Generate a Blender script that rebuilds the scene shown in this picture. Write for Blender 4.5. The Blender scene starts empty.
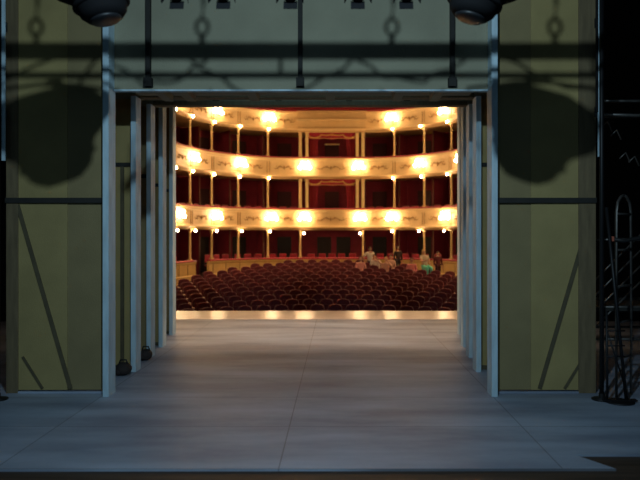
import bpy, bmesh, math, random
from mathutils import Vector, Matrix
R = random.Random(7)
SC = bpy.context.scene
COL = SC.collection
PI = math.pi

# ------------------------------------------------------------------ materials
def nmat(name, col, rough=0.6, metal=0.0, noise=0.0, nscale=4.0, bump=0.0, bscale=30.0, emit=None, estr=0.0,
         sheen=0.0, stretch=(1, 1, 1), spec=0.5, coat=0.0):
    m = bpy.data.materials.new(name); m.use_nodes = True
    nt = m.node_tree; b = nt.nodes['Principled BSDF']
    b.inputs['Base Color'].default_value = (*col, 1)
    b.inputs['Roughness'].default_value = rough
    b.inputs['Metallic'].default_value = metal
    b.inputs['Specular IOR Level'].default_value = spec
    if sheen: b.inputs['Sheen Weight'].default_value = sheen
    if coat: b.inputs['Coat Weight'].default_value = coat
    if emit:
        b.inputs['Emission Color'].default_value = (*emit, 1)
        b.inputs['Emission Strength'].default_value = estr
    if noise or bump:
        tc = nt.nodes.new('ShaderNodeTexCoord'); mp = nt.nodes.new('ShaderNodeMapping')
        mp.inputs['Scale'].default_value = stretch
        nt.links.new(tc.outputs['Object'], mp.inputs['Vector'])
    if noise:
        n = nt.nodes.new('ShaderNodeTexNoise'); n.inputs['Scale'].default_value = nscale
        n.inputs['Detail'].default_value = 6
        nt.links.new(mp.outputs[0], n.inputs['Vector'])
        r = nt.nodes.new('ShaderNodeValToRGB')
        r.color_ramp.elements[0].position = 0.3; r.color_ramp.elements[1].position = 0.7
        r.color_ramp.elements[0].color = (*[c * (1 - noise) for c in col], 1)
        r.color_ramp.elements[1].color = (*[min(1, c * (1 + noise)) for c in col], 1)
        nt.links.new(n.outputs['Fac'], r.inputs['Fac'])
        nt.links.new(r.outputs['Color'], b.inputs['Base Color'])
    if bump:
        n2 = nt.nodes.new('ShaderNodeTexNoise'); n2.inputs['Scale'].default_value = bscale
        n2.inputs['Detail'].default_value = 4
        nt.links.new(mp.outputs[0], n2.inputs['Vector'])
        bp = nt.nodes.new('ShaderNodeBump'); bp.inputs['Strength'].default_value = bump
        bp.inputs['Distance'].default_value = 0.02
        nt.links.new(n2.outputs['Fac'], bp.inputs['Height'])
        nt.links.new(bp.outputs[0], b.inputs['Normal'])
    return m

def deck_mat():
    """painted plywood sheets butted together: thin dark joints, streaks of uneven tone"""
    m = nmat('painted_deck', (0.30, 0.30, 0.30), 0.55)
    nt = m.node_tree; b = nt.nodes['Principled BSDF']
    g = nt.nodes.new('ShaderNodeNewGeometry')
    mp = nt.nodes.new('ShaderNodeMapping'); mp.inputs['Location'].default_value = (0.04, -5.5, 0)
    nt.links.new(g.outputs['Position'], mp.inputs['Vector'])
    br = nt.nodes.new('ShaderNodeTexBrick')
    br.offset = 0.0; br.squash = 1.0
    br.inputs['Scale'].default_value = 1.0
    br.inputs['Brick Width'].default_value = 2.44; br.inputs['Row Height'].default_value = 1.22
    br.inputs['Mortar Size'].default_value = 0.007; br.inputs['Mortar Smooth'].default_value = 0.3
    br.inputs['Color1'].default_value = (0.335, 0.40, 0.51, 1)
    br.inputs['Color2'].default_value = (0.29, 0.35, 0.45, 1)
    br.inputs['Mortar'].default_value = (0.18, 0.20, 0.24, 1)
    nt.links.new(mp.outputs[0], br.inputs['Vector'])
    mp2 = nt.nodes.new('ShaderNodeMapping'); mp2.inputs['Scale'].default_value = (0.35, 1.3, 1)
    nt.links.new(g.outputs['Position'], mp2.inputs['Vector'])
    n = nt.nodes.new('ShaderNodeTexNoise'); n.inputs['Scale'].default_value = 1.3; n.inputs['Detail'].default_value = 8
    nt.links.new(mp2.outputs[0], n.inputs['Vector'])
    r = nt.nodes.new('ShaderNodeValToRGB')
    r.color_ramp.elements[0].position = 0.35; r.color_ramp.elements[0].color = (0.60, 0.58, 0.60, 1)
    r.color_ramp.elements[1].position = 0.68; r.color_ramp.elements[1].color = (1.18, 1.15, 1.12, 1)
    nt.links.new(n.outputs['Fac'], r.inputs['Fac'])
    mx = nt.nodes.new('ShaderNodeMix'); mx.data_type = 'RGBA'; mx.blend_type = 'MULTIPLY'
    mx.inputs['Factor'].default_value = 1.0
    nt.links.new(br.outputs['Color'], mx.inputs[6]); nt.links.new(r.outputs['Color'], mx.inputs[7])
    nt.links.new(mx.outputs[2], b.inputs['Base Color'])
    n3 = nt.nodes.new('ShaderNodeTexNoise'); n3.inputs['Scale'].default_value = 9; n3.inputs['Detail'].default_value = 5
    nt.links.new(g.outputs['Position'], n3.inputs['Vector'])
    mr = nt.nodes.new('ShaderNodeMapRange'); mr.inputs['To Min'].default_value = 0.42; mr.inputs['To Max'].default_value = 0.7
    nt.links.new(n3.outputs['Fac'], mr.inputs['Value']); nt.links.new(mr.outputs[0], b.inputs['Roughness'])
    return m

M = dict(
    deck=deck_mat(),
    apron=nmat('varnished_edge', (0.74, 0.68, 0.62), 0.24, noise=0.06, nscale=2, spec=0.6),
    oldwood=nmat('old_stage_boards', (0.055, 0.035, 0.025), 0.6, noise=0.4, nscale=3, stretch=(0.3, 6, 1)),
    black=nmat('black_masking', (0.006, 0.006, 0.007), 0.9),
    blackmetal=nmat('black_metal', (0.012, 0.012, 0.014), 0.5, metal=0.3),
    greymetal=nmat('worn_steel', (0.16, 0.15, 0.14), 0.45, metal=0.7, noise=0.3, nscale=12),
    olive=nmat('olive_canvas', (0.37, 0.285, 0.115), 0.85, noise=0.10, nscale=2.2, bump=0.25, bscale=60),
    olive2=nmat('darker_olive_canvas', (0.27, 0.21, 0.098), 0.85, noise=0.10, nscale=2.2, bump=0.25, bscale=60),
    olive_frame=nmat('brown_timber', (0.17, 0.125, 0.065), 0.8, noise=0.2, nscale=6, stretch=(4, 4, .5)),
    headercloth=nmat('grey_green_canvas', (0.30, 0.285, 0.20), 0.85, noise=0.10, nscale=1.6, bump=0.3, bscale=40),
    whitepaint=nmat('whitewashed_timber', (0.50, 0.66, 0.74), 0.6, noise=0.18, nscale=3, stretch=(3, 3, 0.7)),
    darktimber=nmat('dark_timber', (0.02, 0.019, 0.016), 0.8, noise=0.2, nscale=6),
    timber_shadow=nmat('dark_olive_timber_and_shadow', (0.10, 0.08, 0.042), 0.8, noise=0.15, nscale=6),  # timber tone, also used for the diagonal shadows on the front flats
    cream=nmat('cream_plaster', (0.70, 0.50, 0.24), 0.5, noise=0.06, nscale=3),
    gilt=nmat('gilding', (0.62, 0.38, 0.12), 0.35, metal=0.6, noise=0.15, nscale=20),
    giltdark=nmat('tarnished_gilding_and_shadow', (0.44, 0.26, 0.10), 0.5, metal=0.3, noise=0.2, nscale=20),  # gilding tone, also used for the entablature shadow lines
    soffit=nmat('ochre_plaster', (0.42, 0.26, 0.10), 0.6, noise=0.08, nscale=3),
    ochre=nmat('ochre_panelling', (0.60, 0.40, 0.13), 0.5, noise=0.08, nscale=3),
    velvet=nmat('red_velvet', (0.36, 0.010, 0.032), 0.8, sheen=0.4, noise=0.15, nscale=8),
    redwall=nmat('oxblood_wall', (0.25, 0.018, 0.042), 0.75, noise=0.12, nscale=3),
    darkdoor=nmat('dark_door', (0.012, 0.008, 0.007), 0.5),
    plush=nmat('seat_plush', (0.125, 0.010, 0.022), 0.72, sheen=0.08, noise=0.22, nscale=14, bump=0.2, bscale=50),
    seatwood=nmat('seat_wood', (0.22, 0.07, 0.06), 0.25, noise=0.15, nscale=9),
    iron=nmat('seat_iron', (0.03, 0.02, 0.02), 0.5, metal=0.4),
    carpet=nmat('dark_red_carpet', (0.05, 0.008, 0.010), 0.95, noise=0.2, nscale=20),
    brass=nmat('brass', (0.75, 0.5, 0.2), 0.3, metal=0.9),
    globe=nmat('lit_glass_globe', (1, .9, .7), 0.3, emit=(1.0, 0.66, 0.34), estr=48.0),
    bulb=nmat('lit_bulb', (1, .9, .7), 0.3, emit=(1.0, 0.68, 0.36), estr=60.0),
    worklens=nmat('lit_lens', (1, 1, 1), 0.3, emit=(0.62, 0.86, 1.0), estr=8.0),
    boxdoor=nmat('maroon_door', (0.07, 0.012, 0.016), 0.6),
    postwood=nmat('brown_post', (0.14, 0.05, 0.03), 0.5),
    armwood=nmat('highlit_armrest', (0.50, 0.30, 0.25), 0.3),  # paler tone paints bright highlights into the armrests
    lampblack=nmat('matt_black_housing', (0.006, 0.006, 0.007), 0.85, spec=0.15),
    gcream=nmat('golden_cream', (0.60, 0.40, 0.17), 0.5, noise=0.06, nscale=3),
    lens=nmat('dark_lens', (0.01, 0.011, 0.013), 0.45, spec=0.3),
    cable=nmat('black_cable', (0.01, 0.01, 0.01), 0.6),
    tag=nmat('red_light_colour', (0.45, 0.12, 0.07), 0.5),  # colour of the small red block on the cable run
    bag=nmat('sandbag_cloth', (0.03, 0.022, 0.02), 0.85, noise=0.2, nscale=8, bump=.3),
    skin=nmat('skin', (0.62, 0.36, 0.26), 0.55),
    skin2=nmat('tanned_skin', (0.40, 0.22, 0.15), 0.55),
    ceilp=nmat('house_ceiling', (0.30, 0.22, 0.13), 0.8),
)
def cloth(name, c): return nmat(name, c, 0.85, noise=0.08, nscale=12, bump=.2)
CL = {}
def cm(name, c):
    if name not in CL: CL[name] = cloth(name, c)
    return CL[name]

# ------------------------------------------------------------------ mesh helpers
class MB:
    def __init__(s): s.bm = bmesh.new()
    def box(s, x0, x1, y0, y1, z0, z1, mat=None, bev=0.0, mi=0):
        ret = bmesh.ops.create_cube(s.bm, size=1)
        vs = ret['verts']
        for v in vs:
            v.co = Vector(((x0 + x1) / 2 + v.co.x * (x1 - x0), (y0 + y1) / 2 + v.co.y * (y1 - y0), (z0 + z1) / 2 + v.co.z * (z1 - z0)))
        fs = set(f for v in vs for f in v.link_faces)
        for f in fs: f.material_index = mi
        if bev:
            es = set(e for v in vs for e in v.link_edges)
            r = bmesh.ops.bevel(s.bm, geom=list(es), offset=bev, segments=2, profile=.6, affect='EDGES')
            vs = list(set(v for f in r['faces'] for v in f.verts) | set(v for v in vs if v.is_valid))
            for f in r['faces']: f.material_index = mi
        if mat is not None:
            bmesh.ops.transform(s.bm, matrix=mat, verts=[v for v in vs if v.is_valid])
        return s
    def tube(s, pts, r, n=8, mi=0, cap=True, rads=None):
        pts = [Vector(p) for p in pts]; rings = []
        up = Vector((0, 0, 1))
        for i, p in enumerate(pts):
            a = pts[max(0, i - 1)]; b = pts[min(len(pts) - 1, i + 1)]
            t = (b - a).normalized()
            u = t.cross(up)
            if u.length < 1e-3: u = t.cross(Vector((0, 1, 0)))
            u.normalize(); w = t.cross(u).normalized()
            rr = rads[i] if rads else r
            rings.append([s.bm.verts.new(p + (u * math.cos(2 * PI * k / n) + w * math.sin(2 * PI * k / n)) * rr) for k in range(n)])
        for A, B in zip(rings, rings[1:]):
            for k in range(n):
                f = s.bm.faces.new((A[k], A[(k + 1) % n], B[(k + 1) % n], B[k])); f.material_index = mi; f.smooth = True
        if cap:
            for ring in (rings[0][::-1], rings[-1]):
                f = s.bm.faces.new(ring); f.material_index = mi
        return s
    def lathe(s, prof, c=(0, 0, 0), n=16, mi=0, mat=None):
        """prof: (r,z) list; closes on the axis"""
        rings = []; vs = []
        for r, z in prof:
            if r < 1e-5: ring = [s.bm.verts.new((c[0], c[1], c[2] + z))]
            else: ring = [s.bm.verts.new((c[0] + r * math.cos(2 * PI * k / n), c[1] + r * math.sin(2 * PI * k / n), c[2] + z)) for k in range(n)]
            rings.append(ring); vs += ring
        for A, B in zip(rings, rings[1:]):
            for k in range(n):
                if len(A) == 1 and len(B) == 1: continue
                if len(A) == 1: f = s.bm.faces.new((A[0], B[(k + 1) % n], B[k]))
                elif len(B) == 1: f = s.bm.faces.new((A[k], A[(k + 1) % n], B[0]))
                else: f = s.bm.faces.new((A[k], A[(k + 1) % n], B[(k + 1) % n], B[k]))
                f.material_index = mi; f.smooth = True
        for ring, rev in ((rings[0], True), (rings[-1], False)):
            if len(ring) > 1:
                f = s.bm.faces.new(ring[::-1] if rev else ring); f.material_index = mi
        if mat is not None: bmesh.ops.transform(s.bm, matrix=mat, verts=vs)
        return s
    def ball(s, c, r, n=12, mi=0, sc=(1, 1, 1), mat=None):
        ret = bmesh.ops.create_uvsphere(s.bm, u_segments=n, v_segments=max(6, n // 2 + 1), radius=r)
        for v in ret['verts']:
            v.co = Vector((v.co.x * sc[0] + c[0], v.co.y * sc[1] + c[1], v.co.z * sc[2] + c[2]))
            for f in v.link_faces: f.material_index = mi; f.smooth = True
        if mat is not None: bmesh.ops.transform(s.bm, matrix=mat, verts=ret['verts'])
        return s
    def prism(s, poly, z0, z1, mi=0):
        a = [s.bm.verts.new((x, y, z0)) for x, y in poly]; b = [s.bm.verts.new((x, y, z1)) for x, y in poly]
        n = len(a)
        s.bm.faces.new(a[::-1]).material_index = mi; s.bm.faces.new(b).material_index = mi
        for k in range(n): s.bm.faces.new((a[k], a[(k + 1) % n], b[(k + 1) % n], b[k])).material_index = mi
        return s
    def sweep(s, frames, prof, mi=0, smooth=False):
        """frames: list of (origin, inward normal); prof: closed (d,z) loop, z absolute"""
        rings = [[s.bm.verts.new((o.x + nn.x * d, o.y + nn.y * d, z)) for d, z in prof] for o, nn in frames]
        n = len(prof)
        for A, B in zip(rings, rings[1:]):
            for k in range(n):
                f = s.bm.faces.new((A[k], A[(k + 1) % n], B[(k + 1) % n], B[k])); f.material_index = mi; f.smooth = smooth
        s.bm.faces.new(rings[0][::-1]).material_index = mi; s.bm.faces.new(rings[-1]).material_index = mi
        return s
    def build(s, name, mats, parent=None, loc=None):
        bmesh.ops.recalc_face_normals(s.bm, faces=s.bm.faces)
        me = bpy.data.meshes.new(name); s.bm.to_mesh(me); s.bm.free()
        if not isinstance(mats, (list, tuple)): mats = [mats]
        for m in mats: me.materials.append(m)
        o = bpy.data.objects.new(name, me); COL.objects.link(o)
        if parent: o.parent = parent
        if loc: o.location = loc
        return o

def empty(name, loc=(0, 0, 0), rz=0):
    o = bpy.data.objects.new(name, None); COL.objects.link(o); o.location = loc; o.rotation_euler = (0, 0, rz)
    o.empty_display_size = .1
    return o
def tag(o, label, cat, group=None, kind=None):
    o['label'] = label; o['category'] = cat
    if group: o['group'] = group
    if kind: o['kind'] = kind
    return o
def struct(o, label=None):
    o['kind'] = 'structure'
    if label: o['label'] = label
    return o
def dup(root, loc, rz, label, group=None):
    r = root.copy(); COL.objects.link(r); r.location = loc; r.rotation_euler = (0, 0, rz)
    r['label'] = label
    if group: r['group'] = group
    for ch in list(root.children):
        c = ch.copy(); COL.objects.link(c); c.parent = r
        for g in list(ch.children):
            d = g.copy(); COL.objects.link(d); d.parent = c
    return r
ORD = ['', 'first', 'second', 'third', 'fourth', 'fifth', 'sixth', 'seventh', 'eighth', 'ninth', 'tenth', 'eleventh', 'twelfth',
       'thirteenth', 'fourteenth', 'fifteenth', 'sixteenth', 'seventeenth', 'eighteenth', 'nineteenth', 'twentieth', 'twenty-first',
       'twenty-second', 'twenty-third', 'twenty-fourth', 'twenty-fifth', 'twenty-sixth', 'twenty-seventh', 'twenty-eighth']

# ------------------------------------------------------------------ camera (x 0.47, eye 2 m above the stage)
CX, CZ, F = 0.47, 2.0, 640.0
cam = bpy.data.cameras.new('camera'); co = bpy.data.objects.new('camera', cam); COL.objects.link(co)
co.location = (CX, 0, CZ); co.rotation_euler = (PI / 2, 0, 0)
cam.sensor_width = 36; cam.lens = 36.0; cam.shift_x = -18 / 640; cam.shift_y = -4 / 640
cam.clip_end = 200
cam.dof.use_dof = True; cam.dof.focus_distance = 9.0; cam.dof.aperture_fstop = 0.036 / 0.028
SC.camera = co
def px2x(px, Y): return CX + (px - 338) * Y / F
def py2z(py, Y): return CZ + (236 - py) * Y / F
def x2px(X, Y): return 338 + (X - CX) * F / Y

# ------------------------------------------------------------------ stage floor
b = MB(); b.box(-9, 9, -3, 15.2, -0.30, -0.02); struct(b.build('floor', M['oldwood']))
b = MB()
b.prism([(-8.5, 5.47), (2.86, 5.50), (2.63, 5.86), (8.5, 5.86), (8.5, 15.35), (-8.5, 15.35)], -0.02, 0.0)
struct(b.build('floor_deck', M['deck']))
b = MB(); b.box(-5.2, 5.2, 15.35, 17.07, -0.05, 0.004, bev=0.0)
struct(b.build('floor_apron', M['apron']))
b = MB(); b.box(-9, 9, 15.2, 15.35, -1.7, -0.02); b.box(-5.2, 5.2, 16.95, 17.05, -1.7, -0.05); struct(b.build('wall_pit', M['darktimber']))

# backstage black box
b = MB(); b.box(-9.2, -9, -3, 15.2, -.3, 9); struct(b.build('wall_left', M['black']))
b = MB(); b.box(9, 9.2, -3, 15.2, -.3, 9); struct(b.build('wall_right', M['black']))
b = MB(); b.box(-9.2, 9.2, -3.2, -3, -.3, 9); struct(b.build('wall_upstage', M['black']))
b = MB(); b.box(-9.2, 9.2, -3.2, 15.2, 9, 9.2); struct(b.build('ceiling_stage', M['black']))
b = MB(); b.box(-9.2, -5.1, 15.0, 15.2, -.02, 9); b.box(5.1, 9.2, 15.0, 15.2, -.02, 9); b.box(-5.1, 5.1, 15.0, 15.2, 7.2, 9)
struct(b.build('wall_proscenium', M['black']))

# ------------------------------------------------------------------ scenery portals: wing flats and headers
POR = [  # Y of the post front, X left, X right, underside of header, top of it
    (7.95, -2.38, 2.38, 3.84, 6.2), (9.40, -2.50, 2.50, 4.06, 6.6), (10.50, -2.60, 2.62, 4.17, 6.9),
    (11.50, -2.68, 2.72, 4.42, 7.2), (12.90, -2.86, 2.92, 4.70, 7.4)]
nth = ['nearest the camera', 'second from the camera', 'third from the camera', 'fourth from the camera', 'farthest, next to the auditorium']
OUT = [3.66, 3.72, 3.72, 3.74, 3.76]
for i, (Y, XL, XR, ZH, ZT) in enumerate(POR):
    for side in (-1, 1):
        xi = XL if side < 0 else XR
        xo = OUT[i] * side
        t = empty('wing_flat', (xi, Y, 0))
        sd = 'left' if side < 0 else 'right'
        tag(t, f'tall olive canvas wing flat with pale edge post, {sd} side, {nth[i]}', 'stage flat', 'wing flats of the portals')
        ztop = ZT if i == 0 else ZH
        lx = lambda x: x - xi
        def bx(x0, x1, y0, y1, z0, z1): return (min(lx(x0), lx(x1)), max(lx(x0), lx(x1)), y0, y1, z0, z1)
        # post: a whitewashed fin standing forward of the canvas, slightly out of true
        b = MB(); b.box(*bx(xi, xi + side * 0.075, 0, 0.25, 0.0, ztop), bev=0.004)
        b.build('edge_post', M['whitepaint'], t)
        yb = 0.215
        split = xi + side * (0.60 if side < 0 else 0.55)
        if i == 0:
            outer = -3.60 if side < 0 else 3.53
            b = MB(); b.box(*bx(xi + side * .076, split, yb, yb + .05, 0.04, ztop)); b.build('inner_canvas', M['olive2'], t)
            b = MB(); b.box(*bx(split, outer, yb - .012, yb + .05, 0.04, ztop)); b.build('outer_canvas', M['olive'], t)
            b = MB(); b.box(*bx(outer, xo + side * .09, yb - .03, yb + .05, 0.0, ztop), bev=.005); b.build('outer_stile', M['olive_frame'], t)
            b = MB(); b.box(*bx(xi + side * .076, xo + side * .09, yb - .06, yb - .031, 2.42, 2.485)); b.build('batten', M['darktimber'], t)
            b = MB(); b.box(*bx(xi + side * .076, outer, yb - .03, yb + .02, 0.0, 0.022)); b.build('bottom_rail', M['deck'], t)
            # dark diagonal strips in place of thin shadows on the canvas
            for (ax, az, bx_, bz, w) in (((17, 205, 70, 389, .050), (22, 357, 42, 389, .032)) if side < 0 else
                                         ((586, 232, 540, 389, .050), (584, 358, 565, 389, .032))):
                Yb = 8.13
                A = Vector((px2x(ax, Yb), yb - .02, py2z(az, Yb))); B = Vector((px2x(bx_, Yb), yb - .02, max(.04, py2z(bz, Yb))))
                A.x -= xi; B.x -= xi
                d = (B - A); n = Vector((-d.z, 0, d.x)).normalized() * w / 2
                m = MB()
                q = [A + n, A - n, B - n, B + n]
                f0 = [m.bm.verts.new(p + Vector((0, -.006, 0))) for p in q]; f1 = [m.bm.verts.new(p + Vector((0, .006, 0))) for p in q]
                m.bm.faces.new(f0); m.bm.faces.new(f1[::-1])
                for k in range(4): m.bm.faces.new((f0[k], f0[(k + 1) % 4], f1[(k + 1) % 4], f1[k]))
                m.build('diagonal_shadow_strip', M['timber_shadow'], t)
        else:
            b = MB(); b.box(*bx(xi + side * .076, xo, yb, yb + .05, 0.03, ztop + (0 if i == 0 else 0.0)))
            b.build('canvas', M['olive'] if i % 2 else M['olive2'], t)
            zb = (0, 3.04, 2.97, 2.9, 2.9)[i]
            b = MB(); b.box(*bx(xi + side * .076, xo, yb - .03, yb - .002, zb, zb + .06)); b.build('batten', M['darktimber'], t)
            b = MB(); b.box(*bx(xi + side * .076, xi + side * 1.0, yb - .03, yb - .002, 0.0, 0.06)); b.build('bottom_rail', M['timber_shadow'], t)
            b = MB(); b.box(*bx(xi + side * .24, xi + side * .29, yb - .03, yb - .002, 0.06, zb)); b.build('inner_stile', M['timber_shadow'], t)
    # header
    t = empty('header_flat', (0, Y, ZH))
    tag(t, ['wide grey-green canvas header above the opening, nearest the camera', 'dark header just behind the big grey-green one',
            'dark header third back over the opening', 'dark header fourth back over the opening', 'farthest header, its edge framing the lit auditorium'][i],
        'stage flat', 'headers of the portals')
    h = ZT - ZH
    if i == 0:
        b = MB(); b.box(XL + .003, XR - .003, 0.20, 0.25, 0.024, h); b.build('canvas', M['headercloth'], t)
        b = MB(); b.box(XL + .003, XR - .003, 0.17, 0.25, 0.0, 0.022, bev=.004); b.build('bottom_rail', M['whitepaint'], t)
        for px in (147, 300, 453):
            x = px2x(px, 8.05)
            b = MB(); b.box(x - .028, x + .028, 0.12, 0.195, 0.05, h); b.box(x - .05, x + .05, .11, .2, .05, .16); b.build('vertical_batten', M['darktimber'], t)
        b = MB(); b.box(XL + .1, XR - .1, 0.255, 0.9, .10, .14)
        for px in (158, 182, 250, 330, 400, 440):
            x = px2x(px, 8.3); b.box(x - .06, x + .06, .26, .9, .02, .10)
        b.build('batten', M['headercloth'], t)
    else:
        b = MB(); b.box(XL - .5, XR + .5, 0.26, 0.30, 0.0, h); b.build('canvas', M['headercloth'] if i < 3 else M['olive2'], t)
        b = MB(); b.box(XL + .003, XR - .003, 0.12, 0.255, 0.0, 0.07, bev=.004); b.build('bottom_rail', M['olive_frame'], t)
        for fx in (-.6, -.2, .25, .62):
            x = fx * XR
            b = MB(); b.box(x - .05, x + .05, 0.18, 0.255, 0.075, h); b.build('vertical_batten', M['timber_shadow'], t)

# side masks of painted planks (pale strips at the outer edges of the picture)
for side, xx, zz in ((-1, px2x(3, 7.9), 2.93), (1, px2x(600, 7.9), 2.98)):
    t = empty('hanging_plank', (xx, 7.9, zz))
    tag(t, f'narrow pale plank hanging outside the {"left" if side < 0 else "right"} wing flat', 'plank')
    b = MB(); b.box(-.02, .02, 0, .03, 0, 3.1, bev=.003); b.build('board', M['whitepaint'], t)
    b = MB(); b.box(-.045, -.02, -.0, .03, .55 if side > 0 else .2, 3.1); b.box(-.05, .03, .03, .05, .5, .62); b.box(-.05, .03, .03, .05, 1.6, 1.72)
    b.build('cleat', M['blackmetal'], t)
for side, X in ((-1, px2x(1.0, 7.9)), (1, px2x(599, 7.9))):
    b = MB(); b.tube([(0, 0, 0), (0, 0, 6.2)], .028, 10); b.lathe([(0, 0), (.12, 0), (.12, .015), (.035, .03), (.035, .08), (0, .08)])
    o = b.build('black_pole', M['blackmetal'], loc=(X, 7.82, 0))
    tag(o, f'upright black steel pole with a round foot, outside the {"left" if side < 0 else "right"} wing flat', 'pole')

# sandbags at the feet of the flats
def sandbag(x, y, w, h, label):
    t = empty('sandbag', (x, y, 0)); tag(t, label, 'sandbag', 'sandbags behind the left posts')
    b = MB(); b.ball((0, 0, h * .42), 1, 16, sc=(w * .5, .13, h * .42)); b.ball((-w * .2, 0, h * .3), 1, 12, sc=(w * .33, .14, h * .3))
    b.build('bag', M['bag'], t)
    b = MB(); b.tube([(-.06, 0, h * .75), (-.04, 0, h * 1.0), (.04, 0, h * 1.0), (.06, 0, h * .75)], .012, 6); b.build('handle', M['cable'], t)
sandbag(px2x(121, 9.1), 9.2, .24, .22, 'dark sandbag at the foot of the second left wing flat')
sandbag(px2x(144, 10.2), 10.3, .20, .22, 'dark sandbag at the foot of the third left wing flat')

# ------------------------------------------------------------------ lighting bar above, with lanterns
LY = 5.0
t = empty('lighting_bar', (0, LY, 4.48)); tag(t, 'black lighting bar crossing above the stage front, lamps hang from it', 'lighting bar')
b = MB(); b.tube([(-4.2, 0, 0), (4.2, 0, 0)], .055, 12); b.build('upper_pipe', M['blackmetal'], t)
b = MB(); b.tube([(-4.2, 0, -.15), (4.2, 0, -.15)], .022, 10); b.build('lower_pipe', M['blackmetal'], t)
for x in (-3.9, -1.95, 0, 1.95, 3.9):
    b = MB(); b.tube([(x, 0, -.15), (x, 0, 0)], .012, 6); b.build('spacer', M['blackmetal'], t)
for px in (36, 202, 392, 555):
    xs = px2x(px, 8.17); x = .25 + (xs - .25) * (LY - 2) / (8.17 - 2)
    b = MB()
    pts = [(x + .038 * math.cos(a), 0, .15 + .05 * math.sin(a)) for a in [2 * PI * k / 12 for k in range(13)]]
    b.tube(pts, .012, 6); b.tube([(x, 0, .05), (x, 0, .10)], .018, 6); b.tube([(x, 0, .2), (x + .01, 0, .3), (x - .01, 0, .45), (x, 0, 4.4)], .012, 6)
    b.build('hanging_hook', M['blackmetal'], t)

def lantern(px, zc, kind, label, group):
    x = px2x(px, LY)
    t = empty('stage_lantern', (x, LY, zc)); tag(t, label, 'stage light', group)
    if kind == 'big':
        r = .235; TL = Matrix.Translation((0, 0, .2)) @ Matrix.Rotation(math.radians(-16 if px < 300 else 16), 4, 'Y') @ Matrix.Translation((0, 0, -.2))
        b = MB(); b.lathe([(0, -.01), (r * .6, -.01), (r * .76, .03), (r * .86, .10), (.23, .17), (.34, .25), (.37, .38), (.28, .48), (.12, .54), (0, .54)], n=28, mat=TL)
        b.build('housing', M['lampblack'], t)
        b = MB(); b.lathe([(0, -.035), (r * .45, -.035), (r * .53, -.018), (0, -.018)], n=24, mat=TL); b.build('lens', M['lens'], t)
        b = MB()
        b.tube([(-.39, 0, .34), (-.40, 0, .53), (-.1, 0, .57), (.1, 0, .57), (.40, 0, .53), (.39, 0, .34)], .015, 6)
        b.build('yoke', M['lampblack'], t)
        b = MB(); b.lathe([(r * .86, .08), (r * .93, .09), (r * .93, .11), (r * .88, .12)], n=28, mat=TL); b.build('cooling_ring', M['lampblack'], t)
        b = MB(); b.tube([(0, 0, .57), (0, 0, .60)], .05, 8); b.build('clamp', M['lampblack'], t)
    else:
        tilt = Matrix.Rotation(math.radians(-35), 4, 'X')
        b = MB(); b.lathe([(0, -.03), (.075, -.03), (.075, .1), (.055, .16), (.03, .22), (0, .22)], n=18, mat=tilt); b.build('housing', M['lampblack'], t)
        b = MB()
        for k in range(4):
            b.box(-.055, .055, .078, .083, -.10, -.03, mat=tilt @ Matrix.Rotation(PI / 2 * k, 4, 'Z') @ Matrix.Rotation(math.radians(16), 4, 'X'))
        b.build('barn_doors', M['lampblack'], t)
        b = MB(); b.lathe([(0, -.025), (.06, -.025), (.06, -.032), (0, -.032)], n=16, mat=tilt); b.build('lens', M['lens'], t)
        b = MB(); b.tube([(-.085, 0, .05), (-.085, 0, .2), (0, 0, .25), (.085, 0, .2), (.085, 0, .05)], .009, 6); b.tube([(0, 0, .25), (0, 0, .33)], .012, 6)
        b.build('yoke', M['lampblack'], t)
for k, (x0, x1, dip) in enumerate(((-4.0, -2.2, .32), (-2.7, -1.3, .22), (-1.1, -.4, .2), (-.6, .5, .28), (.4, 1.2, .18), (1.3, 2.8, .26), (2.2, 4.0, .34), (-1.9, -1.1, .42))):
    b = MB(); b.tube([(x0 + (x1 - x0) * q / 10, -.05 + .02 * math.sin(q), -dip * math.sin(PI * q / 10) + .02 * math.sin(q * 2.3 + k)) for q in range(11)], .011, 6)
    b.build('looped_cable', M['cable'], bpy.data.objects['lighting_bar'])
lantern(98, py2z(22, LY) + .03, 'big', 'large round black stage lamp hanging at the upper left', 'large lamps')
lantern(478, py2z(20, LY) + .03, 'big', 'large round black stage lamp hanging at the upper right', 'large lamps')
for k, px in enumerate((175, 222, 290, 358, 407)):
    lantern(px, py2z(8, LY) + .13, 'small', ['small black spotlight at the top edge, leftmost of five', 'small black spotlight at the top edge, second of five from the left',
            'small black spotlight beside the middle vertical batten', 'small black spotlight at the top edge, fourth of five from the left',
            'small black spotlight at the top edge, rightmost of five'][k], 'small spotlights on the bar')

# the work light that throws the bar's shadow (a real fitting above the camera)
t = empty('work_light', (.25, 2.0, 4.6)); tag(t, 'work light fixed above and behind the view, throwing cool light', 'work light')
b = MB(); b.box(-.16, .16, -.16, -.06, -.02, .2, bev=.01); b.build('housing', M['blackmetal'], t)
b = MB(); b.tube([(0, -.11, .2), (0, -.11, 4.4)], .02, 8); b.build('drop_pipe', M['blackmetal'], t)
L = bpy.data.lights.new('work_light_lamp', 'SPOT'); L.energy = 580; L.color = (0.59, 0.86, 1.03); L.shadow_soft_size = 0.045
L.spot_size = math.radians(150); L.spot_blend = 1.0
lo = bpy.data.objects.new('work_light_lamp', L); COL.objects.link(lo); lo.parent = t; lo.location = (0, 0, 0); lo.rotation_euler = (math.radians(78), 0, 0)
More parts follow.
